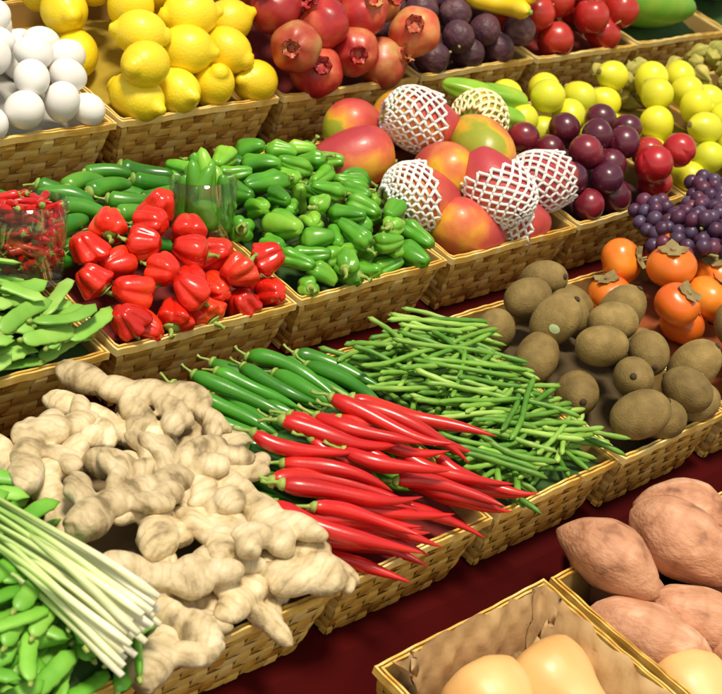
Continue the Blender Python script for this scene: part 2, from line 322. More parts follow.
# --- persimmon
vs=[]
for s in range(3):
    R=.036+.001*s
    pr=[(0,-R*.78),(.010,-R*.79)]+[(R*math.sin(t)**.85,-R*.80*math.cos(t)) for t in np.linspace(.4,pi-.35,12)]+[(.010,R*.74),(0,R*.70)]
    v,f=lathe(pr,28,lambda v,s=s:wob(v*(1+.025*np.cos(4*np.arctan2(v[:,1],v[:,0])))[:,None],.012,40,s+120))
    cv=[];cf=[]
    for k in range(4):
        a=k*pi/2; c,sn=math.cos(a),math.sin(a); o=len(cv)
        for (x,y,z) in [(0,-.002,R*.75),(.008,-.011,R*.80),(.017,-.009,R*.80),(.024,0,R*.80+.004),(.017,.009,R*.80),(.008,.011,R*.80),(.012,0,R*.77)]:
            cv.append((x*c-y*sn,x*sn+y*c,z))
        cf+=[(o,o+1,o+6),(o+1,o+2,o+6),(o+2,o+3,o+6),(o+3,o+4,o+6),(o+4,o+5,o+6),(o+5,o,o+6)]
    sv,sf=lathe([(0,R*.74),(.005,R*.76),(.004,R*.86),(0,R*.88)],8); V,F=join([(cv,cf),(sv,sf)])
    vs.append(var(mkmesh('persimmon',v,f,M['persim']),[('calyx',mkmesh('calyx',V,F,M['calyx_dry'],smooth=False))]))
add('persim','persimmon','orange persimmon with a dry calyx in a basket','persimmon','persimmons in a basket',vs)
# --- sweet potato, squash
vs=[]
for s in range(3):
    L_=.070+.006*s;R=.050+.003*(s%2)
    k=28;t=np.linspace(0,1,k);path=[(L_*(2*x-1),.008*math.sin(3*x+s),.005*math.sin(5*x+s)) for x in t]
    rad=[R*(max(0,math.sin(pi*min(max(x,.004),.996)))**.68)*(1-.22*x) for x in t]
    v,f=tube(path,rad,36); v=wob(v,.08,26,s+130);v=wob(v,.02,90,s+131); vs.append(var(mkmesh('sweet_potato',v,f,M['sweet'])))
add('sweet','sweet_potato','large dusty pink sweet potato in a basket','sweet potato','sweet potatoes in a basket',vs)
vs=[]
for s in range(2):
    k=24;t=np.linspace(0,1,k);path=[(.17*x-.085,.005*math.sin(3*x+s),0) for x in t]
    pr=interp([(0,),(.026,),(.032,),(.033,),(.040,),(.050,),(.054,),(.047,),(.0,)],k)[:,0]
    rad=[max(.0005,p) for p in pr]; v,f=tube(path,rad,40)
    v=wob(v,.015,18,s+140)
    ang=np.arctan2(v[:,2],v[:,1]);v[:,1:]*=(1+.012*np.cos(10*ang))[:,None]
    st=tube([(-.083,0,0),(-.092,.001,.002),(-.10,.004,.004)],[.012,.008,.009],10)
    vs.append(var(mkmesh('butternut_squash',v,f,M['squash']),[('stem',mkmesh('stem',*st,M['calyx_dry']))]))
add('squash','butternut_squash','smooth tan butternut squash in a paper lined basket','squash','butternut squashes in a basket',vs)
# --- ginger via voxel remesh
def ell(c,r,rot,seed):
    v,f=lathe(sphere_prof(1,9),14); v=v*np.array(r); R=np.array(Euler(rot).to_matrix()); v=v@R.T+np.array(c); return v,f
vs=[]
for s in range(10):
    rr=np.random.default_rng(300+s);parts=[];x=-.058;y=0;ang=rr.uniform(-.3,.3)
    n=4
    for i in range(n):
        r=rr.uniform(.017,.025);l=rr.uniform(.026,.034)
        parts.append(ell((x,y,rr.uniform(-.003,.003)),(l,r,r*.80),(0,0,ang),s))
        for sd in (1,-1):
            if rr.random()<.50:
                a2=ang+sd*rr.uniform(.6,1.2);ln=rr.uniform(.028,.046);rk=rr.uniform(.0115,.0165)
                ez=rr.uniform(-.15,.4)
                cx,cy,cz=x+math.cos(a2)*ln*.85,y+math.sin(a2)*ln*.85,math.sin(ez)*ln*.5
                parts.append(ell((cx,cy,cz),(ln*.72,rk,rk*.9),(0,-ez*.6,a2),s))
                if rr.random()<.55: parts.append(ell((cx+math.cos(a2+.7)*ln*.5,cy+math.sin(a2+.7)*ln*.5,cz*1.3),(rk*1.35,rk*.85,rk*.85),(0,0,a2+.7),s))
        x+=math.cos(ang)*.036;y+=math.sin(ang)*.036;ang+=rr.uniform(-.5,.5)
    V,F=join(parts); V=V-V.mean(0)
    me=mkmesh('g',V,F,M['ginger']); ob=bpy.data.objects.new('g',me); COL.objects.link(ob)
    md=ob.modifiers.new('r','REMESH');md.mode='VOXEL';md.voxel_size=.0020;md.use_smooth_shade=True
    sm=ob.modifiers.new('s','SMOOTH');sm.iterations=3;sm.factor=.5
    dg=bpy.context.evaluated_depsgraph_get();dg.update(); m2=bpy.data.meshes.new_from_object(ob.evaluated_get(dg)); m2.name='ginger_root'
    co=np.empty(len(m2.vertices)*3);m2.vertices.foreach_get('co',co);co=co.reshape(-1,3)
    co=wob(wob(co,.05,70,s),.012,200,s+3);m2.vertices.foreach_set('co',co.ravel());m2.update()
    bpy.data.objects.remove(ob); vs.append(var(m2))
add('ginger','ginger_root','knobbly tan ginger root heaped in a woven basket','ginger','ginger roots heaped in a basket',vs)
# --- chillies
def chilli(L_,R,bend,m,seed,blunt=False,nm='chilli',wave=0,sl=1.0):
    rr=np.random.default_rng(seed);k=22;t=np.linspace(0,1,k);ph=rr.uniform(0,6)
    path=[(L_*(x-.5),bend*L_*((x-.5)**2*2-.25)+wave*L_*math.sin(x*7+ph),.02*L_*math.sin(x*4+ph)) for x in t]
    if blunt: rad=[R*min(1,(.45+x*6))*(1-.25*x)*math.sqrt(max(0.002,1-x**6)) for x in t]
    else: rad=[R*min(1,(.5+x*7))*(1+.07*math.sin(13*x+ph))*max(.03,(1-x**2.4)**.8) for x in t]
    v,f=tube(path,rad,14)
    p0=np.array(path[0])
    st=tube([p0,p0+np.array([-.010,.001,.002])*sl,p0+np.array([-.022,-.002-.01*bend,.006])*sl,p0+np.array([-.030,-.008*bend*2,.009])*sl],[R*.42,.0028*sl,.0024*sl,.0034*sl],8)
    cal=tube([p0+[.004*sl,0,0],p0+[-.001,0,0],p0+[-.006*sl,0,0]],[R*.78,R*.66,R*.25],10)
    V,F=join([st,cal]); return var(mkmesh(nm,v,f,m),[('stem',mkmesh('stem',V,F,M['stem']))])
add('chili_red','red_chilli','long glossy red chilli with green stem in a basket','chilli','red chillies heaped in a basket',[chilli(.128+.009*i,.0094+.0008*(i%3),b,M['chili_red'],i,wave=.018,sl=.8) for i,b in enumerate((.25,-.2,.35,-.3,.12,-.1))])
add('chili_green','green_chilli','long glossy green chilli with stem in a basket','chilli','green chillies heaped in a basket',[chilli(.120+.008*i,.0095+.0006*(i%3),b,M['chili_green'],i+10,wave=.014,sl=.6) for i,b in enumerate((.25,-.25,.4,-.12,.1))])
add('jalap','jalapeno_pepper','plump dark green jalapeno pepper in a basket','pepper','jalapeno peppers in a basket',[chilli(.068+.005*i,.0128+.0008*i,b,M['jalap'],i+20,True,'jalapeno',sl=.6) for i,b in enumerate((.2,-.15,.3))])
add('glass_pepper','green_pepper','bright green pepper standing upright in a clear glass','pepper','green peppers standing in a glass',[chilli(.074+.005*i,.0125+.0008*i,b,M['pepper_green'],i+25,True,'green_pepper',sl=.5) for i,b in enumerate((.2,-.15,.3))])
add('birdeye','small_red_chilli','small red chilli standing in a clear glass','chilli','small red chillies in a glass',[chilli(.040+.004*i,.0066,b,M['chili_red'],i+30,False,'small_chilli',sl=.25) for i,b in enumerate((.2,-.2,.35))])
# --- lobed peppers
def pepper(L_,R,lobes,m,seed,taper,nm):
    k=20;ts=np.linspace(0,1,k);rr=np.random.default_rng(seed);ph=rr.uniform(0,6);pr=[]
    for x in ts:
        z=L_*(.5-x); r=R*(min(1,math.sqrt(max(0,x*4.5)) if x<.22 else 1))*(1-taper*x)*(max(0,1-x**5)**.5)*(1+.04*math.sin(9*x+ph)); pr.append((r,z))
    pr[0]=(0,L_*.5-.006);pr[1]=(pr[1][0]*1.0,L_*.5-.001);pr[-1]=(0,-L_*.5+.004)
    pr=pr[::-1]
    def fn(v):
        a=np.arctan2(v[:,1],v[:,0]); s=1-.28*(1-np.abs(np.cos(lobes*a/2+ph+.25*np.sin(a)+v[:,2]*9)))**1.5
        v=v.copy();v[:,:2]*=s[:,None]; v[:,0]+=.07*L_*np.sin(v[:,2]/L_*3+ph); return wob(wob(v,.08,50,seed),.035,130,seed+1)
    v,f=lathe(pr,44,fn)
    st=tube([(0,0,L_*.42),(.0,.001,L_*.52),(.003,.002,L_*.52+.007),(.006,.002,L_*.52+.013)],[.0060,.0034,.0028,.0038],9)
    cal=lathe([(0,L_*.42),(R*.42,L_*.455),(R*.26,L_*.49),(0,L_*.52)],12)
    V,F=join([st,cal]); return var(mkmesh(nm,v,f,m),[('stem',mkmesh('stem',V,F,M['stem']))])
add('pepper_red','red_pepper','small ribbed glossy red pepper in a basket','pepper','red peppers heaped in a basket',[pepper(.042+.003*i,.0260+.0014*(i%3),4+(i%3),M['pepper_red'],i+40,.28,'red_pepper') for i in range(6)])
add('pepper_green','green_pepper','small bright green pepper with pale stem in a basket','pepper','green peppers heaped in a basket',[pepper(.050+.004*i,.0190+.0014*(i%3),3+(i%2),M['pepper_green'],i+50,.38,'green_pepper') for i in range(6)])
# --- beans, pods
def bean(L_,R,bend,m,seed,nm,flat=1,n=8,bumps=5,bamp=.1,k=16,stem=True,blunt=0):
    t=np.linspace(0,1,k);rr=np.random.default_rng(seed);ph=rr.uniform(0,6)
    path=[(L_*(x-.5),bend*L_*((x-.5)**2*2-.25)+.012*L_*math.sin(7*x+ph),.01*L_*math.sin(6*x+ph)) for x in t]
    e0,e1=(26,18) if blunt else (9,7)
    rad=[max(.0004,R*min(1,(x*e0)**.7,((1-x)*e1)**.8)*(1+bamp*math.sin(bumps*2*pi*x))) for x in t]
    v,f=tube(path,rad,n,flat); ch=[]
    if stem: ch=[('stem',mkmesh('stem',*tube([path[0],np.array(path[0])+[-.006,.0,.001]],[R*.4,R*.22],5),M['stem']))]
    return var(mkmesh(nm,v,f,m),ch)
add('bean','green_bean','slender fresh green bean heaped in a woven basket','green bean','green beans heaped in a basket',[bean(.092+.009*i,.0035+.0002*(i%3),b,M['bean'],i,'green_bean',stem=False,k=22,blunt=1) for i,b in enumerate((.12,-.2,.32,-.1,.42,-.35,.05))])
add('pea','snow_pea','flat pale green snow pea pod in a basket','snow pea','snow peas heaped in a basket',[bean(.080+.006*i,.0105,b,M['pea'],i+9,'snow_pea',.30,12,6,.05) for i,b in enumerate((.12,-.1,.25,-.2))])
add('pod','green_pod','plump bright green pod heaped in a woven basket','green pod','green pods heaped in a basket',[bean(.075+.006*i,.0092,b,M['pod'],i+19,'green_pod',.42,10,6,.06) for i,b in enumerate((.15,-.15,.3,-.25))])
add('banana','banana','small ripe yellow banana beside passion fruit','banana','small bananas',[bean(.12,.017,.8,M['banana'],3,'banana',1,8,0,0,18),bean(.12,.017,.7,M['banana'],4,'banana',1,8,0,0,18)])
k=20;t=np.linspace(0,1,k);v,f=tube([(.24*x-.12,0,0) for x in t],[.062*max(.01,math.sin(pi*min(max(x,.003),.997)))**.55*(1-.25*x) for x in t],28)
v=wob(v,.02,20,5);add('papaya','papaya','large smooth green papaya in a basket','papaya','green papayas',[var(mkmesh('papaya',v,f,M['papaya']),[('stem',mkmesh('stem',*tube([(-.12,0,0),(-.13,0,.002)],[.008,.006],8),M['stem']))])])
# ------------------------------------------------------------------ baskets
BCACHE={}
def basket_mesh(W,D):
    key=(round(W,3),round(D,3))
    if key in BCACHE: return BCACHE[key]
    ins=.016;rows=8;V=[];F=[];T=[]
    def corner(fr):
        s=ins*fr; return [(s,s),(W-s,s),(W-s,D-s),(s,D-s)]
    sides=[(0,1,(0,-1)),(1,2,(1,0)),(2,3,(0,1)),(3,0,(-1,0))]
    rr=np.random.default_rng(3)
    def sq(c): return math.copysign(abs(c)**.4,c)
    for a,b,nrm in sides:
        L_=W if a%2==0 else D
        cols=max(8,int(round(L_/.0205))); sub=6
        nrm=np.array([nrm[0],nrm[1],0.0])
        def pos(s,fr):
            c=corner(fr); p=np.array(c[a])*(1-s)+np.array(c[b])*s; return np.array([p[0],p[1],-BH*fr])
        for r in range(rows):
            jit=rr.uniform(-.03,.03);tw=rr.uniform(-.006,.006)
            f0=(r+.03)/rows+jit*.2;f1=(r+.97)/rows+jit*.2;o=len(V);tone=rr.uniform(.0,.65)
            M_=cols*sub+1
            for i in range(M_):
                s=i/(cols*sub);c=s*cols
                off=.0014*sq(math.cos(pi*(c/1.5+r*.667)))
                e=min(1,12*min(s,1-s)+.15);off*=e
                dz=tw*(s-.5)+.0015*math.sin(c*.9+r*2.3)/BH*.1
                for fr,bo in ((f0+dz,-.0004),((f0+f1)/2+dz,.0003),(f1+dz,-.0004)):
                    V.append(pos(s,fr)+nrm*(off+bo));T.append(tone+.10*math.sin(c*1.3+r*2))
            for i in range(M_-1):
                for q in range(2): F.append((o+i*3+q,o+i*3+q+1,o+i*3+4+q,o+i*3+3+q))
        for cidx in range(cols+1):
            o=len(V);tone=rr.uniform(.0,.5);hw=.48/cols;n2=rows*5+1
            for i in range(n2):
                fr=i/(rows*5); r=fr*rows-.5
                off=-.0014*sq(math.cos(pi*(cidx/1.5+r*.667)))
                for ds in (-hw,hw):
                    s=min(max(cidx/cols+ds,0),1); V.append(pos(s,fr)+nrm*off);T.append(tone)
            for i in range(n2-1): F.append((o+2*i,o+2*i+1,o+2*i+3,o+2*i+2))
    wall=mkmesh('woven_wall',V,F,M['bamboo'],True,T)
    V=[];F=[];T=[]
    def hoop(o0,o1,z0,z1,tone):
        o=len(V);n=40
        for (a,b) in ((0,1),(1,2),(2,3),(3,0)):
            for i in range(n):
                s=i/n
                for (of,z) in ((o0,z0),(o1,z0),(o1,z1),(o0,z1)):
                    c=[(-of,-of),(W+of,-of),(W+of,D+of),(-of,D+of)]
                    p=np.array(c[a])*(1-s)+np.array(c[b])*s
                    w=.0011*math.sin(s*9+a*2+tone*9)+.0005*math.sin(s*47+a)
                    V.append((p[0],p[1],z+w));T.append(tone+.15*math.sin(s*5+a)+(.22 if (i+a)%7==0 else 0))
        m=4*n
        for i in range(m):
            for q in range(4):
                F.append((o+i*4+q,o+i*4+(q+1)%4,o+((i+1)%m)*4+(q+1)%4,o+((i+1)%m)*4+q))
    hoop(.0008,.0034,-.0085,.0012,.36); hoop(-.0040,-.0014,-.0085,.0008,.26)
    rim=mkmesh('rim',V,F,M['bamboo'],False,T)
    c0=corner(0.02);c1=corner(1)
    g=.0045
    def inset(c): 
        return [(c[0][0]+g,c[0][1]+g),(c[1][0]-g,c[1][1]+g),(c[2][0]-g,c[2][1]-g),(c[3][0]+g,c[3][1]-g)]
    V=[(x,y,-.003) for x,y in inset(c0)]+[(x,y,-BH+.002) for x,y in inset(c1)]
    F=[(0,1,5,4),(1,2,6,5),(2,3,7,6),(3,0,4,7),(4,5,6,7)]
    base=mkmesh('base_lining',V,F,M['lining'],False)
    BCACHE[key]=(wall,rim,base); return BCACHE[key]
def frame(row,x):
    _,Y,Z,_,_=ROWS[row]; return Matrix.Translation((x,Y,Z))@Matrix.Rotation(TILT,4,'X')
class Heap:
    C=.004;PAD=.10
    def __init__(s,row,idx,label,base=-.03,mh=.05,paper='paper'):
        x0,Y,Z,U,D0=ROWS[row]; s.D=D0; s.W=U-.017; s.x=x0+idx*U+.0085; s.F=frame(row,s.x)@Matrix.Rotation(random.uniform(-.014,.014),4,'Z')
        s.n=(int((s.W+2*s.PAD)/s.C)+1,int((s.D+2*s.PAD)/s.C)+1)
        u=(np.arange(s.n[0])*s.C-s.PAD)[:,None]+np.zeros((1,s.n[1]));v=(np.arange(s.n[1])*s.C-s.PAD)[None,:]+np.zeros((s.n[0],1))
        s.m=lambda u,v:base+mh*(1-np.minimum(1,np.abs(2*u/s.W-1))**2.6)*(1-np.minimum(1,np.abs(2*v/s.D-1))**2.6)
        s.ug=u;s.vg=v;s.mg=s.m(u,v)
        H=np.full(s.n,-.035); ins=(u>0)&(u<s.W)&(v>0)&(v<s.D); H[ins]=s.mg[ins]
        rim=(u>-.006)&(u<s.W+.006)&(v>-.006)&(v<s.D+.006)&~((u>.006)&(u<s.W-.006)&(v>.006)&(v<s.D-.006)); H[rim]=.002
        s.H=H;s.log=[]
        e=bpy.data.objects.new('woven_basket',None);COL.objects.link(e);e.matrix_world=s.F@Matrix.Translation((0,0,-BH));e.empty_display_size=.02
        e['label']=label;e['category']='basket';e['group']='woven baskets on the tiered display'
        for nm,me in zip(('woven_wall','rim','base_lining'),basket_mesh(s.W,s.D)):
            o=bpy.data.objects.new(nm,me);COL.objects.link(o);o.parent=e;o.location=(0,0,BH)
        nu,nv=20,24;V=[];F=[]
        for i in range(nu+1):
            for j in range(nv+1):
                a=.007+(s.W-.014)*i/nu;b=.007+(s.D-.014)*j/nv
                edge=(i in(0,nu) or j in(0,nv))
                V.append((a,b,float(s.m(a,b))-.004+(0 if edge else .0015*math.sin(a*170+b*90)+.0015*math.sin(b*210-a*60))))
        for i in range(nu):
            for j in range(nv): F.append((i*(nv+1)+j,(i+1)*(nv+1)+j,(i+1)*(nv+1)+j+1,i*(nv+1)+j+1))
        o=bpy.data.objects.new('paper_lining',mkmesh('paper_lining',V,F,M[paper]));COL.objects.link(o);o.parent=e;o.location=(0,0,BH);s.e=e  # added mound under the heap; unless kraft, coloured as shade between the produce
    def ij(s,p,u,v):
        i=((p[:,0]+u+s.PAD)/s.C).astype(int);j=((p[:,1]+v+s.PAD)/s.C).astype(int)
        return np.clip(i,1,s.n[0]-2),np.clip(j,1,s.n[1]-2)
    def fit(s,p,u,v):
        i,j=s.ij(p,u,v); d=s.H[i,j]-p[:,2]; return d.max()
    def put(s,kind,vi,R,u,v,z,scale=1.0,label=None):
        it=ITEM[kind];va=it['var'][vi]; o=bpy.data.objects.new(it['name'],va['me']);COL.objects.link(o)
        o.matrix_world=s.F@Matrix.Translation((u,v,z))@R.to_4x4()@Matrix.Scale(scale,4)
        o['label']=label or it['label'];o['category']=it['cat'];o['group']=it['group']
        for nm,me in va['ch']:
            c=bpy.data.objects.new(nm,me);COL.objects.link(c);c.parent=o
        s.log.append((o,u,v,z))
        return o
    def stamp(s,p,u,v,z,dil=.0015):
        i,j=s.ij(p,u,v)
        for di in(-1,0,1):
            for dj in(-1,0,1): np.maximum.at(s.H,(i+di,j+dj),p[:,2]+z-(dil if di or dj else 0))
    def drop(s,kind,u,v,R,vi=None,sink=.004,scale=None,z=None):
        vars_=ITEM[kind]['var']; vi=random.randrange(len(vars_)) if vi is None else vi%len(vars_)
        scale=scale or random.uniform(.93,1.05)
        p=vars_[vi]['pts']@np.array(R).T*scale; z=s.fit(p,u,v)-sink if z is None else z; s.stamp(p,u,v,z); return s.put(kind,vi,R,u,v,z,scale)
    def fill(s,kind,dT,region=(0,1,0,1),rot='any',yaw=(0,6.28),pitch=.15,K=24,sink=.004,marg=.03,sc=(.90,1.07),maxn=300,tol=.012,dil=.0015,w=.008,mu=None,jit=.008,noise=.004,anchor=0.0):
        vars_=ITEM[kind]['var'];cnt=0
        mu=marg if mu is None else mu
        u0=max(region[0]*s.W,mu);u1=min(region[1]*s.W,s.W-mu);v0=max(region[2]*s.D,marg);v1=min(region[3]*s.D,s.D-marg)
        c0,c1=max(region[0]*s.W,.010),min(region[1]*s.W,s.W-.010);d0,d1=max(region[2]*s.D,.010),min(region[3]*s.D,s.D-.010)
        ok=(s.ug>=c0)&(s.ug<=c1)&(s.vg>=d0)&(s.vg<=d1)
        block=np.zeros(s.n);nz=np.random.default_rng(len(CNT)+11)
        while cnt<maxn:
            Dm=s.H-s.mg+noise*nz.random(s.n)+w*s.vg/s.D+block
            Dm[~ok]=9
            k_=int(Dm.argmin());ci,cj=divmod(k_,s.n[1])
            if Dm[ci,cj]>5: break
            uc,vc=float(s.ug[ci,cj]),float(s.vg[ci,cj])
            best=None
            for k in range(K):
                vi=random.randrange(len(vars_));scale=random.uniform(*sc)
                if rot=='any': R=Euler((random.uniform(0,6.28),random.uniform(0,6.28),random.uniform(0,6.28))).to_matrix()
                elif rot=='up': R=Euler((random.gauss(0,.5),random.gauss(0,.5),random.uniform(0,6.28))).to_matrix()
                elif rot=='tilt': R=Euler((random.gauss(.75,.4),random.gauss(0,.4),random.gauss(-.7,.5))).to_matrix()
                elif rot=='bottom': R=Euler((random.gauss(pi*.75,.7),random.gauss(0,.5),random.uniform(0,6.28))).to_matrix()
                else:
                    R=(Matrix.Rotation(random.gauss(*yaw),3,'Z')@Matrix.Rotation(random.gauss(0,pitch),3,'Y')@Matrix.Rotation(random.uniform(0,6.28) if rot=='lieroll' else random.gauss(0,.5)+(pi if random.random()<.5 else 0),3,'X'))
                off=(random.uniform(-anchor,anchor) if anchor else 0)
                ax=R.col[0]
                u=min(max(uc+ax[0]*off+random.uniform(-jit,jit),u0),u1);v=min(max(vc+ax[1]*off+random.uniform(-jit,jit),v0),v1)
                p=vars_[vi]['pts']@np.array(R).T*scale;z=s.fit(p,u,v)
                acc=z+p[:,2].max()-float(s.m(u,v))-dT
                if best is None or acc<best[0]: best=(acc,vi,R,u,v,z,p,scale)
            acc,vi,R,u,v,z,p,scale=best
            if acc>tol:
                block[max(0,ci-1):ci+2,max(0,cj-1):cj+2]=10; continue
            cnt+=1;z-=sink;s.stamp(p,u,v,z,dil);s.put(kind,vi,R,u,v,z,scale)
        CNT.append((kind,cnt))
CNT=[]
def BL(x): return 'woven bamboo basket '+x
E=lambda a,b,c:Euler((a,b,c)).to_matrix()
# Row A -------------------------------------------------
h=Heap('A',-1,BL('heaped with smooth white eggs'),-.025,.038,'white_gap_shade'); h.fill('egg',.084,marg=.020,sink=.006)
h=Heap('A',0,BL('heaped with bright yellow lemons'),-.04,.05,'yellow_gap_shade'); h.fill('lemon',.125,marg=.026,sink=.010,tol=.018)
h=Heap('A',1,BL('heaped with red pomegranates'),-.05,.055,'dark_red_gap_shade'); h.fill('pom',.150,rot='tilt',marg=.016,sink=.013,tol=.026)
h=Heap('A',2,BL('heaped with dark purple passion fruits'),-.035,.03,'plum_gap_shade')
h.fill('passion',.100,marg=.024,sink=.006)
for i in range(6): h.drop('banana',.185+.013*i,.035+.005*i,E(.3,.1,2.1+.08*i),sink=.010)
h=Heap('A',3,BL('heaped with shiny red apples'),-.04,.035,'dark_red_gap_shade'); h.fill('apple',.115,rot='up',marg=.028,sink=.007)
h=Heap('A',4,BL('holding large green papayas'),-.03,.05,'green_gap_shade')
for i in range(6): h.drop('papaya',.07+.06*(i%3),.07+.09*(i//2),E(0,0,-.5+.1*i))
h=Heap('A',5,BL('holding more green papayas'),-.03,.05,'green_gap_shade')
for i in range(4): h.drop('papaya',.1+.06*(i%3),.12+.09*(i//2),E(0,0,.4+.3*i))
def glass(h,u,v,R,H,label,zoff=0.0):
    ou=[(0,0),(R*.74,0),(R*.78,.003),(R*.90,H*.55),(R,H)];inn=[(R-.0025,H),(R*.87,H*.55),(R*.72,.009),(0,.008)]
    vv,ff=lathe(ou+inn,40); me=mkmesh('glass_tumbler',vv,ff,M['glass'])
    Rt=Matrix.Rotation(-TILT,3,'X'); a=np.linspace(0,6.28,60)
    pts=np.vstack([np.c_[rr*R*np.cos(a),rr*R*np.sin(a),0*a+zz] for rr,zz in ((.3,0),(.6,0),(.8,0),(.3,H),(.6,H),(.8,H),(1,H))])@np.array(Rt).T
    z=float(h.m(u,v))-.004+zoff; h.stamp(pts,u,v,z+.08)
    o=bpy.data.objects.new('glass_tumbler',me);COL.objects.link(o);o.matrix_world=h.F@Matrix.Translation((u,v,z))@Rt.to_4x4()
    o['label']=label;o['category']='glass';return o
def putw(kind,Mx,scale=1):
    it=ITEM[kind];va=random.choice(it['var']);o=bpy.data.objects.new(it['name'],va['me']);COL.objects.link(o);o.matrix_world=Mx@Matrix.Scale(scale,4)
    o['label']=it['label'];o['category']=it['cat'];o['group']=it['group']
    for nm,me in va['ch']:
        c=bpy.data.objects.new(nm,me);COL.objects.link(c);c.parent=o
# Row B -------------------------------------------------
h=Heap('B',-1,BL('heaped with flat pale green snow peas'),-.010,.035,'green_gap_shade')
g=glass(h,.248,.130,.048,.095,'clear glass tumbler filled with small red chillies',.022)
for i in range(110):
    a=random.uniform(0,6.28);z=.014+.084*(i/110);r=(.022+.010*i/110)*math.sqrt(random.random())
    putw('birdeye',g.matrix_world@Matrix.Translation((r*math.cos(a),r*math.sin(a),z))@E(random.uniform(-.4,.4),random.uniform(-.35,.35),random.uniform(0,6.28)).to_4x4(),.80)
h.fill('pea',.044,rot='lie',yaw=(-.3,.6),marg=.008,pitch=.1,sink=.002,dil=.003,anchor=.03,maxn=180)
h=Heap('B',0,BL('heaped with glossy red peppers'),-.030,.026,'dark_red_gap_shade')
g=glass(h,.240,.150,.045,.092,'clear glass tumbler holding upright green peppers',.018)
for i in range(13):
    a=i*2.4;r=.030*math.sqrt(i/13.)
    putw('glass_pepper',g.matrix_world@Matrix.Translation((r*math.cos(a),r*math.sin(a),.052+.009*((13-i)//3)))@E(0,-pi/2+random.uniform(-.12,.12),a).to_4x4(),1.0)
h.fill('jalap',.056,(0,1,.50,1),rot='lieroll',yaw=(-.2,.4),marg=.012,dil=.003,anchor=.02)
h.fill('pepper_red',.082,(0,1,0,.53),rot='bottom',marg=.018,sink=.011,tol=.018)
h=Heap('B',1,BL('heaped with bright green peppers'),-.028,.022,'green_gap_shade')
h.fill('jalap',.038,(0,.5,.74,.92),rot='lieroll',yaw=(-.2,.5),marg=.012,dil=.003)
h.fill('pepper_green',.064,(0,1,0,.92),marg=.016,sink=.008,sc=(.85,1.1))
h=Heap('B',2,BL('heaped with mangoes in white foam nets'),-.03,.055,'orange_gap_shade')
for (kind,vi,u,v,z,r) in [('mango',0,.07,.30,.030,E(.3,0,.3)),('mango',1,.17,.30,.035,E(1,0,.2)),('mango',1,.185,.115,.035,E(.4,0,.8)),('mango',0,.075,.045,.002,E(.4,0,-.5)),('mango_net',2,.175,.042,.004,E(.4,0,-.4)),
   ('mango',1,.095,.135,.045,E(.3,.1,.9)),
   ('mango_net',2,.028,.105,.032,E(-.3,-.15,-.3)),('mango',1,.005,.230,.026,E(.3,.1,2.6)),('mango_net',0,.115,.215,.082,E(.2,-.1,-.6)),('mango_netg',0,.235,.205,.072,E(.2,.2,.4)),
   ('mango_net',0,.118,.055,.064,E(.4,-.75,1.7)),('mango_net',1,.235,.060,.050,E(.2,-.35,-.2)),('mango',1,.170,.140,.072,E(2,.2,.9))]:
    h.drop(kind,u,v,r,vi,scale=1.0,z=z)
h=Heap('B',3,BL('heaped with dark plums and yellow guavas'),-.03,.04,'plum_gap_shade')
h.fill('guava',.098,(0,1,.60,1),marg=.024,rot='any',sink=.006)
for (u,v) in ((.225,.03),(.25,.075),(.19,.025),(.25,.025)): h.drop('plum_red',u,v,E(1,.3,u*20),sink=.004)
h.fill('plum',.092,(0,1,0,.66),marg=.022,sink=.006)
for (u,v,a) in ((.01,.215,-.6),(.05,.25,-.7),(-.005,.265,-.8)): h.drop('star',u,v,E(.3,.05,a),sink=.018,scale=.92)
h=Heap('B',4,BL('heaped with yellow green guavas and physalis'),-.03,.045,'yellow_gap_shade')
h.fill('physalis',.085,(.35,1,.80,1),marg=.015);h.fill('guava',.100,(0,1,0,.96),marg=.024,rot='any',sink=.006)
h=Heap('B',5,BL('heaped with more yellow green guavas'),-.03,.045,'yellow_gap_shade')
h.fill('physalis',.095,(0,1,.50,1),marg=.02);h.fill('guava',.100,(0,1,0,.56),marg=.026,rot='any',sink=.006)
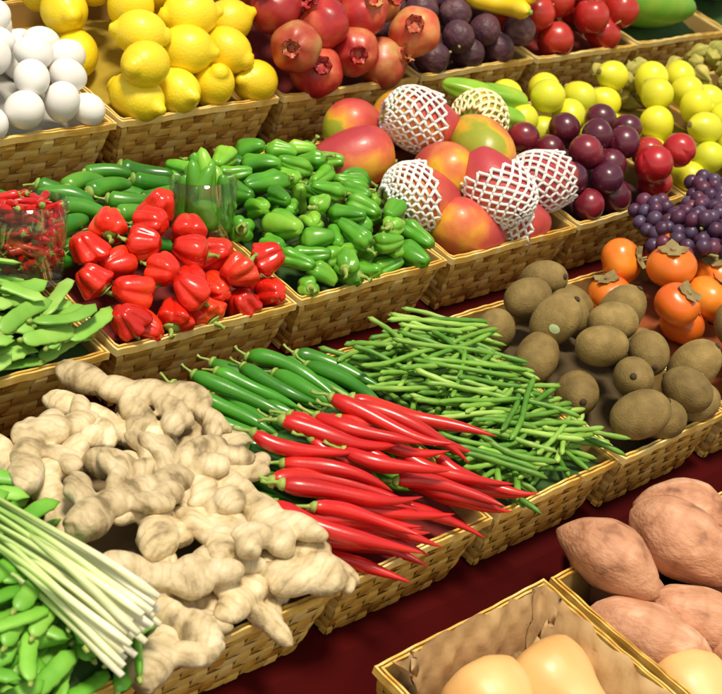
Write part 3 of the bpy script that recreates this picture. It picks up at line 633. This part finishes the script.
# Row C -------------------------------------------------
h=Heap('C',-2,BL('heaped with bright green pods'),-.010,.04,'green_gap_shade'); h.fill('pod',.044,rot='lieroll',yaw=(.3,.8),marg=.010,dil=.003,anchor=.025,maxn=180)
hC2=h
h=Heap('C',-1,BL('heaped with knobbly ginger roots'),-.022,.026,'tan_gap_shade')
h.fill('ginger',.066,(0,.88,.04,1),rot='lie',yaw=(-.2,.8),marg=.040,mu=.020,sink=.015,K=90,pitch=.10,tol=.026,anchor=.05,jit=.012,sc=(.95,1.12))
h.fill('ginger',.062,(0,.95,.02,1),rot='lie',yaw=(-.2,1.2),marg=.034,mu=.016,sink=.016,K=70,pitch=.15,tol=.022,anchor=.03,jit=.010,sc=(.80,.92),maxn=6)
for i in range(22):
    a=i/21; k=16; t=np.linspace(0,1,k)
    p0=np.array([.070+.040*random.random(),.285+.03*random.random(),.066+.010*(i%4)]); p1=np.array([.158+.062*a,-.035+.02*random.random()+.030*a,.054+.009*(i%4)+.014*a])
    dv=(p1-p0);Ln=np.linalg.norm(dv);path=[(Ln*(x-.5),.018*math.sin(3*x+i)*(1-x),.012*math.sin(pi*x)+.003*math.sin(9*x+i)) for x in t]
    rad=[.0016+.0032*x**2.2 if x<.95 else .0042*(1.0-(x-.95)*5) for x in t]
    v,f=tube(path,rad,9); me=mkmesh('lemongrass_stalk',v,f,M['lgrass'])
    o=bpy.data.objects.new('lemongrass_stalk',me);COL.objects.link(o)
    xa=Vector(dv/Ln);za=Vector((0,0,1));ya=za.cross(xa).normalized();za=xa.cross(ya)
    R=Matrix((xa,ya,za)).transposed(); o.matrix_world=hC2.F@Matrix.Translation((p0+p1)/2)@R.to_4x4()
    o['label']='pale lemongrass stalk lying across pods and ginger';o['category']='lemongrass';o['group']='bundle of lemongrass stalks'
h=Heap('C',0,BL('holding green and red chillies'),-.018,.02,'dark_red_gap_shade')
h.fill('chili_green',.050,(0,1,.36,.98),rot='lieroll',yaw=(-1.15,.10),marg=.05,mu=-.01,pitch=.05,K=30,sink=.004,dil=.004,anchor=.045)
h.fill('chili_red',.072,(0,1,.0,.42),rot='lieroll',yaw=(-.86,.12),marg=.022,mu=-.03,pitch=.04,K=44,sink=.006,dil=.005,anchor=.070,jit=.016,tol=.014)
h=Heap('C',1,BL('heaped with slender green beans'),-.012,.022,'green_gap_shade')
h.fill('bean',.038,(0,.90,.04,.97),rot='lieroll',yaw=(-.45,.65),marg=.040,mu=.028,pitch=.03,K=24,sink=.0038,maxn=299,dil=.006,w=.001,anchor=.05)
h=Heap('C',2,BL('heaped with fuzzy brown kiwi fruits'),-.040,.032,'brown_gap_shade'); h.fill('kiwi',.098,marg=.024,sink=.009,tol=.018)
tc_=Vector((-.67,-.51,.53)).normalized();zz=Vector((.3,-.2,.9));yy=zz.cross(tc_).normalized();zz=tc_.cross(yy)
RS=Matrix((tc_,yy,zz)).transposed()
lg=sorted(h.log,key=lambda t:-(t[3]-float(h.m(t[1],t[2]))));used=[]
for (o,u,v,z) in lg:
    if len(used)>=3 or v>.26: continue
    if all((u-a)**2+(v-b)**2>.0049 for a,b in used):
        used.append((u,v))
        for c in list(o.children): bpy.data.objects.remove(c)
        bpy.data.objects.remove(o); h.put('kiwi_st',0,RS@E(0,random.uniform(-.5,.5),random.uniform(-.5,.5)),u,v,z,.95)
h=Heap('C',3,BL('holding persimmons, kiwis and dark grapes'),-.03,.035,'orange_gap_shade')
h.fill('persim',.095,(0,1,0.46,1),rot='up',marg=.030,sink=.007,tol=.018);h.fill('kiwi',.095,(0,1,0,.50),marg=.026,sink=.008,tol=.018)
def bunch(h,u,v,z,n,yaw):
    e=bpy.data.objects.new('grape_bunch',None);COL.objects.link(e);e.matrix_world=h.F@Matrix.Translation((u,v,z))@Matrix.Rotation(yaw,4,'Z')
    e.empty_display_size=.02;e['label']='bunch of dark purple grapes piled in a basket';e['category']='grapes';e['group']='bunches of dark grapes'
    P=[];tries=0
    while len(P)<n and tries<6000:
        tries+=1;x=random.uniform(-.08,.08);w=.056*(1-.35*(x+.08)/.16)
        a=random.uniform(0,pi);q=np.array([x,w*math.cos(a)*random.uniform(.8,1),w*.8*math.sin(a)*random.uniform(.85,1)])
        if all(np.linalg.norm(q-r)>.0175 for r in P): P.append(q)
    for q in P:
        o=bpy.data.objects.new('grape',GR);COL.objects.link(o);o.parent=e;o.location=q;o.scale=[random.uniform(.9,1.1)]*3
    o=bpy.data.objects.new('stem',GS);COL.objects.link(o);o.parent=e
GR=mkmesh('grape',*lathe(sphere_prof(.0114,10,1.05),16),M['grape']);GS=mkmesh('stem',*tube([(-.10,0,.04),(-.08,0,.03),(0,0,.02),(.06,0,.01)],[.002,.0025,.002,.001],6),M['twig'])
bunch(h,.185,.275,.060,98,1.2);bunch(h,.245,.265,.080,98,.4)
h=Heap('C',4,BL('holding bunches of dark grapes'),-.01,.04,'plum_gap_shade')
for (u,v,z,y) in ((.07,.16,.035,.1),(.17,.20,.035,2),(.05,.27,.085,1)): bunch(h,u,v,z,98,y)
# Row D -------------------------------------------------
h=Heap('D',0,BL('lined with brown paper holding squashes'),-.097,.003,paper='kraft')
for (u,v,a,vi,z) in ((.115,.192,1.45,0,-.046),(.205,.178,1.6,1,-.048),(.045,.14,1.3,1,-.052),(.14,.07,.2,0,-.05)): h.drop('squash',u,v,E(.2,0,a),vi,z=z,scale=.97)
V=[];F=[];n=200
per=[(0,0),(h.W,0),(h.W,h.D),(0,h.D)]
for i in range(n):
    s4=i/n*4;a=int(s4);q=s4-a;A=np.array(per[a]);B_=np.array(per[(a+1)%4]);p=A*(1-q)+B_*q;c=np.array([h.W/2,h.D/2]);sg=np.sign(c-p)
    cr1=.0035*math.sin(s4*9)+.0022*math.sin(s4*27);up=(.5+.5*math.sin(s4*2.9+.4))*(1 if a==3 else .7 if a==2 else 0)
    levels=[(.030,-.09),(.027,-.07),(.023,-.05),(.020,-.034),(.017,-.020),(.014,-.009),(.011,.000+.006*up),(.007,.004+.016*up)]
    for l,(ins,z) in enumerate(levels):
        k1=max(.0065,ins+cr1+.0018*math.sin(s4*61-l*2.1)+.0016*math.sin(s4*39+l*1.7)); z2=z+.0025*math.sin(s4*33+l)
        d=np.array([0.,0.])
        if a in(0,2): d[1]=sg[1]*k1; d[0]=sg[0]*k1*(1 if min(q,1-q)*h.W<.03 else 0)
        else: d[0]=sg[0]*k1; d[1]=sg[1]*k1*(1 if min(q,1-q)*h.D<.03 else 0)
        V.append((p[0]+d[0],p[1]+d[1],z2))
lv=len(levels)-1
for i in range(n):
    for l in range(lv):
        F.append((i*(lv+1)+l,((i+1)%n)*(lv+1)+l,((i+1)%n)*(lv+1)+l+1,i*(lv+1)+l+1))
o=bpy.data.objects.new('brown_paper_liner',mkmesh('brown_paper_liner',V,F,M['kraft'],True));COL.objects.link(o);o.parent=h.e;o.location=(0,0,BH)
h=Heap('D',1,BL('holding large pink sweet potatoes'),-.07,.035,'brown_gap_shade')
h.drop('squash',.045,.085,E(.2,0,1.2),0,scale=.95,z=-.045)
for (u,v,a,vi,z) in ((.06,.275,-1.35,0,.022),(.175,.25,-1.2,1,.022),(.055,.19,-.9,2,-.015),(.135,.17,-.7,2,-.01),(.24,.20,-1.0,2,.01),(.24,.285,-.8,0,.012),(.16,.09,-.7,0,-.02),(.23,.11,-1.2,1,-.01),(.12,.28,-1.4,2,-.03)): h.drop('sweet',u,v,E(.2,0,a),vi,z=z,scale=.95)
h=Heap('D',2,BL('holding more pink sweet potatoes'),-.05,.04,'brown_gap_shade')
for (u,v,a,vi) in ((.08,.22,-.9,0),(.16,.20,-.8,1),(.2,.12,-.7,0)): h.drop('sweet',u,v,E(.2,0,a),vi,sink=.004,scale=1)
# ------------------------------------------------------------------ stand, ground
prof=[(-.42,0.0)]
ct,stn=math.cos(TILT),math.sin(TILT)
def loc(row,v,hh):
    _,Y,Z,_,_=ROWS[row];return (Y+v*ct-hh*stn,Z+v*stn+hh*ct)
for r in 'DCBA':
    prof.append(loc(r,-.012,-BH-.003));prof.append(loc(r,ROWS[r][4]+.006,-BH-.003))
prof+= [(prof[-1][0]+.03,prof[-1][1]+.25),(prof[-1][0]+.05,prof[-1][1]+.25),(prof[-1][0]+.05,0)]
V=[];F=[];nx=60;x0,x1=-1.2,2.9
for i in range(nx+1):
    for y,z in prof: V.append((x0+(x1-x0)*i/nx,y,z))
n=len(prof)
for i in range(nx):
    for j in range(n-1): F.append((i*n+j,(i+1)*n+j,(i+1)*n+j+1,i*n+j+1))
F.append(tuple(range(n)));F.append(tuple(reversed([nx*n+j for j in range(n)])))
o=bpy.data.objects.new('display_stand',mkmesh('display_stand',V,F,M['cloth'],False));COL.objects.link(o)
o['label']='tiered market display stand draped in dark red cloth';o['category']='display stand'
o=bpy.data.objects.new('ground',mkmesh('ground',[(-40,-40,0),(40,-40,0),(40,40,0),(-40,40,0)],[(0,1,2,3)],M['ground']));COL.objects.link(o);o['kind']='structure'
# ------------------------------------------------------------------ camera and light
cam=bpy.data.objects.new('camera',bpy.data.cameras.new('camera'));COL.objects.link(cam)
R0=Euler((pi/2-.342,0,-.793)).to_matrix().to_4x4()@Matrix.Rotation(.0304,4,'Z')
cam.matrix_world=Matrix.Translation((-1.0504,-1.0266,1.5244))@R0
cam.data.sensor_width=36;cam.data.lens=1583/722*36;cam.data.clip_end=200;scene.camera=cam
cam.data.dof.use_dof=True;cam.data.dof.focus_distance=1.95;cam.data.dof.aperture_fstop=12
w=bpy.data.worlds.new('World');scene.world=w;w.use_nodes=True;nt=w.node_tree
sk=nt.nodes.new('ShaderNodeTexSky');sk.sky_type='NISHITA';sk.sun_disc=False
d=Vector((.16,.40,-.90)).normalized()
el=math.asin(-d.z);az=math.atan2(-d.x,-d.y)
sk.sun_elevation=el;sk.sun_rotation=az
mx=nt.nodes.new('ShaderNodeMix');mx.data_type='RGBA';mx.blend_type='MULTIPLY';mx.inputs[0].default_value=1
nt.links.new(sk.outputs[0],mx.inputs[6]);mx.inputs[7].default_value=(1.78,1.36,.88,1)
nt.links.new(mx.outputs[2],nt.nodes['Background'].inputs[0]);nt.nodes['Background'].inputs[1].default_value=.125
s=bpy.data.objects.new('sun',bpy.data.lights.new('sun','SUN'));COL.objects.link(s);s.data.energy=3.6;s.data.angle=math.radians(12);s.data.color=(1,.91,.75)
s.rotation_euler=d.to_track_quat('-Z','Y').to_euler()
scene.view_settings.view_transform='Standard';scene.view_settings.look='None';scene.view_settings.exposure=0
bpy.context.view_layer.update()
print(CNT)
